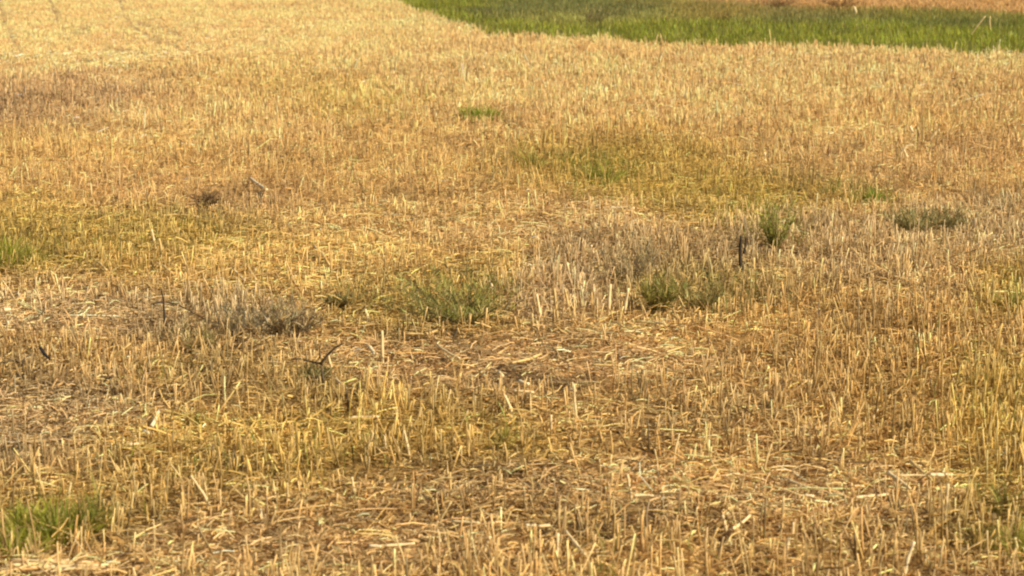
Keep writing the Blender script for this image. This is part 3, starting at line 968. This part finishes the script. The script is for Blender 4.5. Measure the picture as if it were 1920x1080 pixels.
# many look-alike stalks of the nearest stubble, each a thing
def common_stalks():
    protos = []
    for i in range(6):
        h = 0.048 + 0.007 * i
        lx, ly = rng.normal(0, 0.18, 2)
        pts = densify([(0, 0, -0.012), (lx * h * 0.5, ly * h * 0.5, h * 0.52), (lx * h * 1.2, ly * h * 1.2, h)], 3)
        r = 0.0026
        rad = [r * (1.08 - 0.03 * j) for j in range(len(pts))]
        rad[3] *= 1.25
        c = [STRAWC, (0.66, 0.47, 0.17), (0.70, 0.50, 0.20)][i % 3]
        protos.append(tube_mesh("stubble_stalk", pts, rad, c, M_STRAW))
    taken = 0
    first = None
    tries = 0
    while taken < 130 and tries < 5000:
        tries += 1
        px, py = rng.uniform(10, 1910), rng.uniform(740, 1090)
        x, y = G(px, py)
        _, _, col, hf, df, lf = survey(np.array([x]), np.array([y]))
        if rng.random() > 0.25 + 0.7 * float(hf[0]):
            continue
        if first is None:
            first = bpy.data.objects.new("stubble_stalk", protos[0])
            o = first
        else:
            o = first.copy()
            o.data = protos[taken % 6]
        scene.collection.objects.link(o)
        o.location = (x, y, hz(x, y))
        o.rotation_euler = (float(rng.normal(0, 0.12)), float(rng.normal(0, 0.12)), float(rng.random() * 6.28))
        s = float(rng.uniform(0.8, 1.25))
        o.scale = (1, 1, s)
        o["label"] = "plain tan stalk, one of many alike in the nearest stubble"
        o["category"] = "stalk"
        o["group"] = "plain tan stalks of the nearest stubble"
        taken += 1


common_stalks()

# dark dead stems and twigs
DARK = (0.05, 0.036, 0.02)
DBROWN = (0.14, 0.098, 0.05)


def twig(name, branches, label, col=DARK, cat="twig"):
    """branches: list of (pixels, width); the first rises from the ground, the rest join it as parts"""
    base, pts = up_points(branches[0][0])
    dep = depth_at(base[1])
    root = bpy.data.objects.new(name, None)
    scene.collection.objects.link(root)
    root.location = base
    root.empty_display_size = 0.05
    root["label"] = label
    root["category"] = cat
    foot = branches[0][0][0]
    for i, (pix, w) in enumerate(branches):
        if i == 0:
            P = pts
        else:
            P = []
            for j, (px, py) in enumerate(pix):
                up = (foot[1] - py) * dep / FOC / math.cos(PITCH)
                P.append((base[0] + (px - foot[0]) * dep / FOC, base[1] + 0.012 * j * (-1) ** i, base[2] + up))
        P = densify(P, 3)
        P = [np.array(p) - np.array(base) + rng.normal(0, 0.0008, 3) for p in P]
        r = 0.45 * w * dep / FOC
        n = len(P)
        rad = [r * (1.15 - 0.6 * k / (n - 1)) for k in range(n)]
        link("stem" if i == 0 else "branch", tube_mesh("stem" if i == 0 else "branch", P, rad, col, M_TWIG), root)


twig("dead_twig", [([(44, 722), (45, 700), (44, 682)], 5), ([(44, 683), (25, 679), (0, 684), (-20, 686)], 5), ([(44, 683), (50, 675), (61, 670)], 6)],
     "forked dark twig with a level arm at the left edge", DBROWN)
twig("dead_twig", [([(311, 628), (309, 600), (308, 571)], 7), ([(308, 572), (296, 572), (286, 573)], 4), ([(312, 571), (340, 580), (385, 607), (425, 643)], 3), ([(308, 571), (306, 545)], 3)],
     "dark upright twig with a short crossbar standing in grey litter", DARK)
twig("dead_twig", [([(618, 738), (606, 712), (602, 685)], 7), ([(602, 686), (615, 667), (630, 652), (648, 642)], 6), ([(603, 684), (590, 684), (565, 678), (545, 680)], 5), ([(601, 674), (601, 650)], 4), ([(606, 712), (585, 712), (570, 711)], 4)],
     "branching dark twig with arms to both sides left of the bare litter", DBROWN)
twig("dead_twig", [([(1390, 521), (1388, 498), (1387, 478), (1388, 446)], 9), ([(1390, 515), (1372, 512), (1362, 504)], 5), ([(1394, 480), (1398, 462), (1397, 448)], 5)],
     "dark upright stub with two thin prongs near the olive weeds right of middle", DARK)
twig("dead_twig", [([(484, 637), (482, 620), (484, 606)], 6), ([(484, 632), (492, 622), (490, 607)], 5)],
     "pair of dark upright prongs in the grey dead weed", DARK)
twig("dead_twig", [([(490, 384), (489, 368), (490, 352)], 8), ([(490, 356), (483, 354)], 4)],
     "short dark stub right under the thick broken straw", DBROWN)
twig("dead_twig", [([(532, 515), (536, 504), (532, 490)], 6), ([(534, 513), (528, 510)], 4)],
     "dark curled stem on the golden litter left of the middle", DARK)
twig("dead_twig", [([(1558, 568), (1561, 553), (1569, 536)], 7), ([(1560, 556), (1555, 545)], 4)],
     "dark red brown crooked stem in grey brown stubble right of middle", (0.09, 0.04, 0.018))
twig("dead_twig", [([(1669, 467), (1668, 452), (1668, 440)], 6), ([(1668, 455), (1673, 447)], 4)],
     "small dark stub left below the bushy grey green weed", DARK)
twig("dead_twig", [([(847, 645), (852, 635), (858, 622)], 8), ([(851, 638), (842, 631)], 4)],
     "short thick dark twig at the foot of the olive weed", DBROWN)
twig("dead_twig", [([(925, 603), (942, 588), (957, 566)], 5), ([(938, 592), (960, 580), (985, 560)], 4)],
     "thin dark forked twig leaning right out of the olive weed", DBROWN)
twig("dead_twig", [([(1337, 520), (1330, 510), (1320, 505)], 6), ([(1334, 516), (1342, 508)], 4)],
     "small dark hooked twig left of the dark upright stub", DARK)
twig("dead_twig", [([(655, 790), (652, 750), (648, 722)], 5), ([(652, 750), (662, 755), (680, 775)], 4)],
     "tall thin dark stem left of the golden stubble", DBROWN)
twig("dead_twig", [([(1500, 345), (1496, 362), (1498, 374)][::-1], 4), ([(1497, 360), (1503, 355)], 3)],
     "thin brown stem in the olive stubble patch", DBROWN)
b_, p_ = lie_points([(78, 661), (86, 671), (95, 682)], 0.09)
put("dark_stick", b_, densify(p_, 3), [0.0058, 0.0062, 0.006, 0.0064, 0.006, 0.0055, 0.005], DARK, M_TWIG,
    "short straight black stick slanting down near the left edge", "stick")


# tufts of grass and weeds
def grass_tuft(cx, cy, w, h, n, colr, label, name="grass_tuft", width=0.0038, spread=0.5, cat="grass tuft", dry=0.22, flop=0.45):
    """cx, cy the foot in photo pixels; w, h its width and height in photo pixels"""
    x0, y0 = G(cx, cy)
    dep = depth_at(y0)
    n = int(n * 1.5)
    hw, hh = w / 2 * dep / FOC, 1.2 * h * dep / FOC
    a = rng.random(n) * 6.28
    r = np.sqrt(rng.random(n))
    bx, by = np.cos(a) * r * hw * spread, np.sin(a) * r * hw * spread * 1.3
    bz = height(x0 + bx, y0 + by)
    z0 = hz(x0, y0)
    b = np.stack([bx, by, bz - z0 - 0.004], 1)
    L = hh * rng.uniform(0.45, 1.1, n) * (1.1 - 0.35 * r)
    out = np.clip(r * 1.0 + rng.normal(0, 0.25, n), 0, 1.4) * flop * 2
    la = a + rng.normal(0, 0.5, n)
    d = np.stack([np.cos(la) * np.sin(out), np.sin(la) * np.sin(out), np.cos(out)], 1) * L[:, None]
    bend = np.stack([-np.cos(la) * 0.10, -np.sin(la) * 0.10, np.full(n, 0.10)], 1) * L[:, None]
    c = jitter(np.tile(np.array(colr), (n, 1)), 0.28, 0.08)
    k = rng.random(n) < dry
    c[k] = jitter(np.tile(np.array((0.55, 0.42, 0.13)), (int(k.sum()), 1)), 0.2, 0.04)
    V, F, C = blades(b, b + d, np.exp(rng.normal(0, 0.35, n)) * width, bend, c, k=5)
    o = link(name, make_mesh(name, V, F, C, M_GREEN, smooth=False), label=label, category=cat)
    o.location = (x0, y0, z0)
    return o


def weed(cx, cy, w, h, nst, colr, label, stemcol=(0.16, 0.14, 0.05), fan=0.9, leafy=16, cat="weed", lean=0.0, leaf_len=0.036):
    """a bushy weed: stems fanning from one foot, with many small narrow leaves"""
    x0, y0 = G(cx, cy)
    dep = depth_at(y0)
    hw, hh = w / 2 * dep / FOC, 1.15 * h * dep / FOC
    nst = int(nst * 1.6); leafy = int(leafy * 1.5)
    z0 = hz(x0, y0)
    root = bpy.data.objects.new("weed", None)
    scene.collection.objects.link(root)
    root.location = (x0, y0, z0)
    root.empty_display_size = 0.05
    root["label"] = label; root["category"] = cat
    a = rng.random(nst) * 6.28
    f = rng.random(nst) ** 0.5
    tipx = np.cos(a) * f * hw * fan + lean * hh
    tipy = np.sin(a) * f * hw * fan
    tipz = hh * rng.uniform(0.55, 1.05, nst) * (1.05 - 0.35 * f)
    P = np.zeros((nst, 5, 3))
    for i, t in enumerate(np.linspace(0, 1, 5)):
        P[:, i, 0] = tipx * t ** 1.2 + rng.normal(0, 0.002, nst) + np.cos(a) * 0.012
        P[:, i, 1] = tipy * t ** 1.2 + rng.normal(0, 0.002, nst) + np.sin(a) * 0.012
        P[:, i, 2] = tipz * (t ** 0.9) - 0.006
    rad = np.repeat(np.linspace(0.0022, 0.0009, 5)[None, :], nst, 0)
    V, F, C = tubes(P, rad, jitter(np.tile(np.array(stemcol), (nst, 1)), 0.2, 0.04), 3)
    link("stems", make_mesh("stems", V, F, C, M_TWIG), root)
    nl = nst * leafy
    si = rng.integers(0, nst, nl)
    t = rng.uniform(0.12, 1.0, nl)
    kf = t * 4
    k0 = np.clip(kf.astype(int), 0, 3)
    fr = (kf - k0)[:, None]
    b = P[si, k0] * (1 - fr) + P[si, k0 + 1] * fr
    la = rng.random(nl) * 6.28
    el = rng.uniform(0.5, 1.45, nl)
    L = rng.uniform(0.5, 1.3, nl) * leaf_len
    d = np.stack([np.cos(la) * np.cos(el), np.sin(la) * np.cos(el), np.sin(el)], 1) * L[:, None]
    c = jitter(np.tile(np.array(colr), (nl, 1)), 0.38, 0.07)
    k = rng.random(nl) < 0.2
    c[k] = jitter(np.tile(np.array((0.58, 0.42, 0.16)), (int(k.sum()), 1)), 0.25, 0.04)
    V, F, C = blades(b, b + d, rng.uniform(0.003, 0.006, nl), rng.normal(0, 0.08, (nl, 3)) * L[:, None], c, k=4)
    link("leaves", make_mesh("leaves", V, F, C, M_GREEN, smooth=False), root)


GR = (0.235, 0.27, 0.028)
GRY = (0.35, 0.345, 0.04)
OLV = (0.30, 0.26, 0.05)
GREYW = (0.42, 0.32, 0.16)
# the bright patch at lower left
grass_tuft(110, 1010, 150, 66, 300, (0.27, 0.29, 0.03), "dense bright green grass tuft at lower left, darkest of its patch", spread=0.9)
grass_tuft(45, 1015, 120, 66, 200, GRY, "yellow green grass tuft at lower left, left of the darkest one", spread=0.9)
grass_tuft(30, 1045, 90, 55, 200, GRY, "low yellow green grass tuft at the left edge above the bundle of straw", spread=0.9)
grass_tuft(165, 1000, 80, 60, 140, (0.33, 0.31, 0.05), "thin yellowish grass tuft on the right side of the green patch at lower left", spread=0.9, dry=0.3)
# left edge, half way up
grass_tuft(12, 508, 70, 60, 260, (0.34, 0.36, 0.035), "light yellow green grass tuft at the left edge half way up", spread=0.9)
grass_tuft(55, 505, 60, 45, 130, (0.36, 0.34, 0.045), "thin light green grass tuft right of another at the left edge half way up", spread=0.9, dry=0.25)
# far
grass_tuft(912, 231, 70, 28, 300, (0.29, 0.34, 0.03), "small bright green grass tuft in the far pale stubble", spread=0.95, width=0.006)
grass_tuft(880, 228, 30, 28, 120, (0.30, 0.33, 0.035), "small green tuft touching the left side of the far bright one", spread=0.9, width=0.006)
grass_tuft(1135, 345, 60, 40, 160, (0.27, 0.28, 0.03), "yellow green tuft in the left half of the olive stubble patch", spread=0.9, width=0.005)
grass_tuft(995, 320, 40, 40, 80, (0.30, 0.28, 0.04), "thin olive tuft at the left end of the olive stubble patch", spread=0.9, width=0.005, dry=0.3)
grass_tuft(1640, 388, 50, 36, 200, GR, "small green tuft above the bushy grey green weed on the right", spread=0.9, width=0.005)
grass_tuft(1600, 388, 34, 24, 90, GRY, "small yellow green tuft left of another above the grey green weed", spread=0.9, width=0.005)
grass_tuft(1905, 585, 60, 55, 70, (0.27, 0.27, 0.05), "pale green grass tuft at the right edge half way down", spread=0.9)
grass_tuft(1885, 960, 70, 60, 90, OLV, "dull olive green grass tuft at lower right behind pale stalks", spread=0.9)
grass_tuft(1915, 1040, 90, 70, 120, GRY, "yellow green grass tuft in the bottom right corner", spread=0.9)
grass_tuft(1840, 1030, 60, 50, 110, OLV, "thin olive tuft left of the bottom right corner tuft", spread=0.9, dry=0.3)
grass_tuft(1130, 1080, 50, 30, 110, OLV, "small dark olive tuft cut by the bottom edge", spread=0.9)
grass_tuft(370, 805, 34, 30, 60, GR, "tiny dark green tuft right of the white straw sliver", spread=0.9)
grass_tuft(950, 845, 60, 42, 100, (0.30, 0.27, 0.045), "thin olive tuft on the right side of the golden stubble", spread=0.9, dry=0.3)
# weeds
weed(880, 612, 330, 98, 46, (0.32, 0.295, 0.065), "wide olive weed fanning up left above the bare litter", fan=1.0, leafy=13, lean=-0.35, leaf_len=0.042)
weed(1455, 478, 120, 100, 19, (0.33, 0.33, 0.05), "upright green weed right of the dark upright stub", leafy=17, fan=0.9, leaf_len=0.042)
weed(1710, 447, 120, 56, 19, (0.34, 0.30, 0.11), "bushy dark grey green weed in grey stubble at the right", leafy=22)
weed(1782, 442, 90, 44, 18, (0.31, 0.255, 0.095), "paler grey weed touching the right side of the bushy dark one", leafy=18)
weed(1235, 592, 105, 80, 22, (0.34, 0.31, 0.07), "dark green weed right of the upright row of stalks", leafy=22)
weed(1190, 540, 170, 85, 24, (0.44, 0.34, 0.17), "pale grey dead grass clump behind the upright row of stalks", stemcol=(0.46, 0.35, 0.18), leafy=12, fan=0.9, leaf_len=0.04, cat="dead weed")
weed(1320, 590, 110, 60, 18, (0.36, 0.29, 0.09), "low olive weed left below the dark upright stub", leafy=16)
weed(545, 640, 150, 66, 24, GREYW, "bushy grey dead weed with dark prongs left of the middle", stemcol=(0.12, 0.09, 0.05), leafy=18, cat="dead weed")
weed(450, 644, 140, 66, 28, (0.36, 0.28, 0.15), "pale grey dead weed left of the bushy grey one", stemcol=(0.2, 0.15, 0.08), leafy=14, cat="dead weed")
weed(375, 668, 80, 45, 14, (0.36, 0.28, 0.10), "low olive grey weed right below the upright twig with a crossbar", leafy=14)
weed(640, 590, 70, 35, 10, (0.30, 0.25, 0.08), "small olive weed left of the wide olive weed", leafy=12)
weed(590, 730, 70, 45, 12, (0.27, 0.23, 0.08), "small olive weed under the branching dark twig", leafy=12)
weed(385, 392, 60, 32, 14, (0.20, 0.12, 0.05), "low dark brown dead weed in the hollow of the brown stubble", stemcol=(0.08, 0.045, 0.02), leafy=14, cat="dead weed")
weed(1470, 30, 150, 24, 20, (0.33, 0.27, 0.08), "dull olive weed in the far grass under the dark soil", leafy=14, leaf_len=0.05)
weed(1355, 40, 70, 26, 16, (0.38, 0.25, 0.05), "brown weed in the middle of the far green grass", leafy=14, leaf_len=0.05)
weed(1120, 45, 110, 34, 22, (0.25, 0.22, 0.08), "dull grey green weed in the left part of the far grass", leafy=14, leaf_len=0.05)
weed(1462, 17, 130, 22, 30, (0.17, 0.075, 0.03), "dark red brown clump on the far tan band, left one of two", stemcol=(0.12, 0.05, 0.02), leafy=16, leaf_len=0.05, cat="dead weed")
weed(1575, 18, 110, 21, 26, (0.19, 0.085, 0.03), "dark red brown clump on the far tan band, right one of two", stemcol=(0.12, 0.05, 0.02), leafy=16, leaf_len=0.05, cat="dead weed")
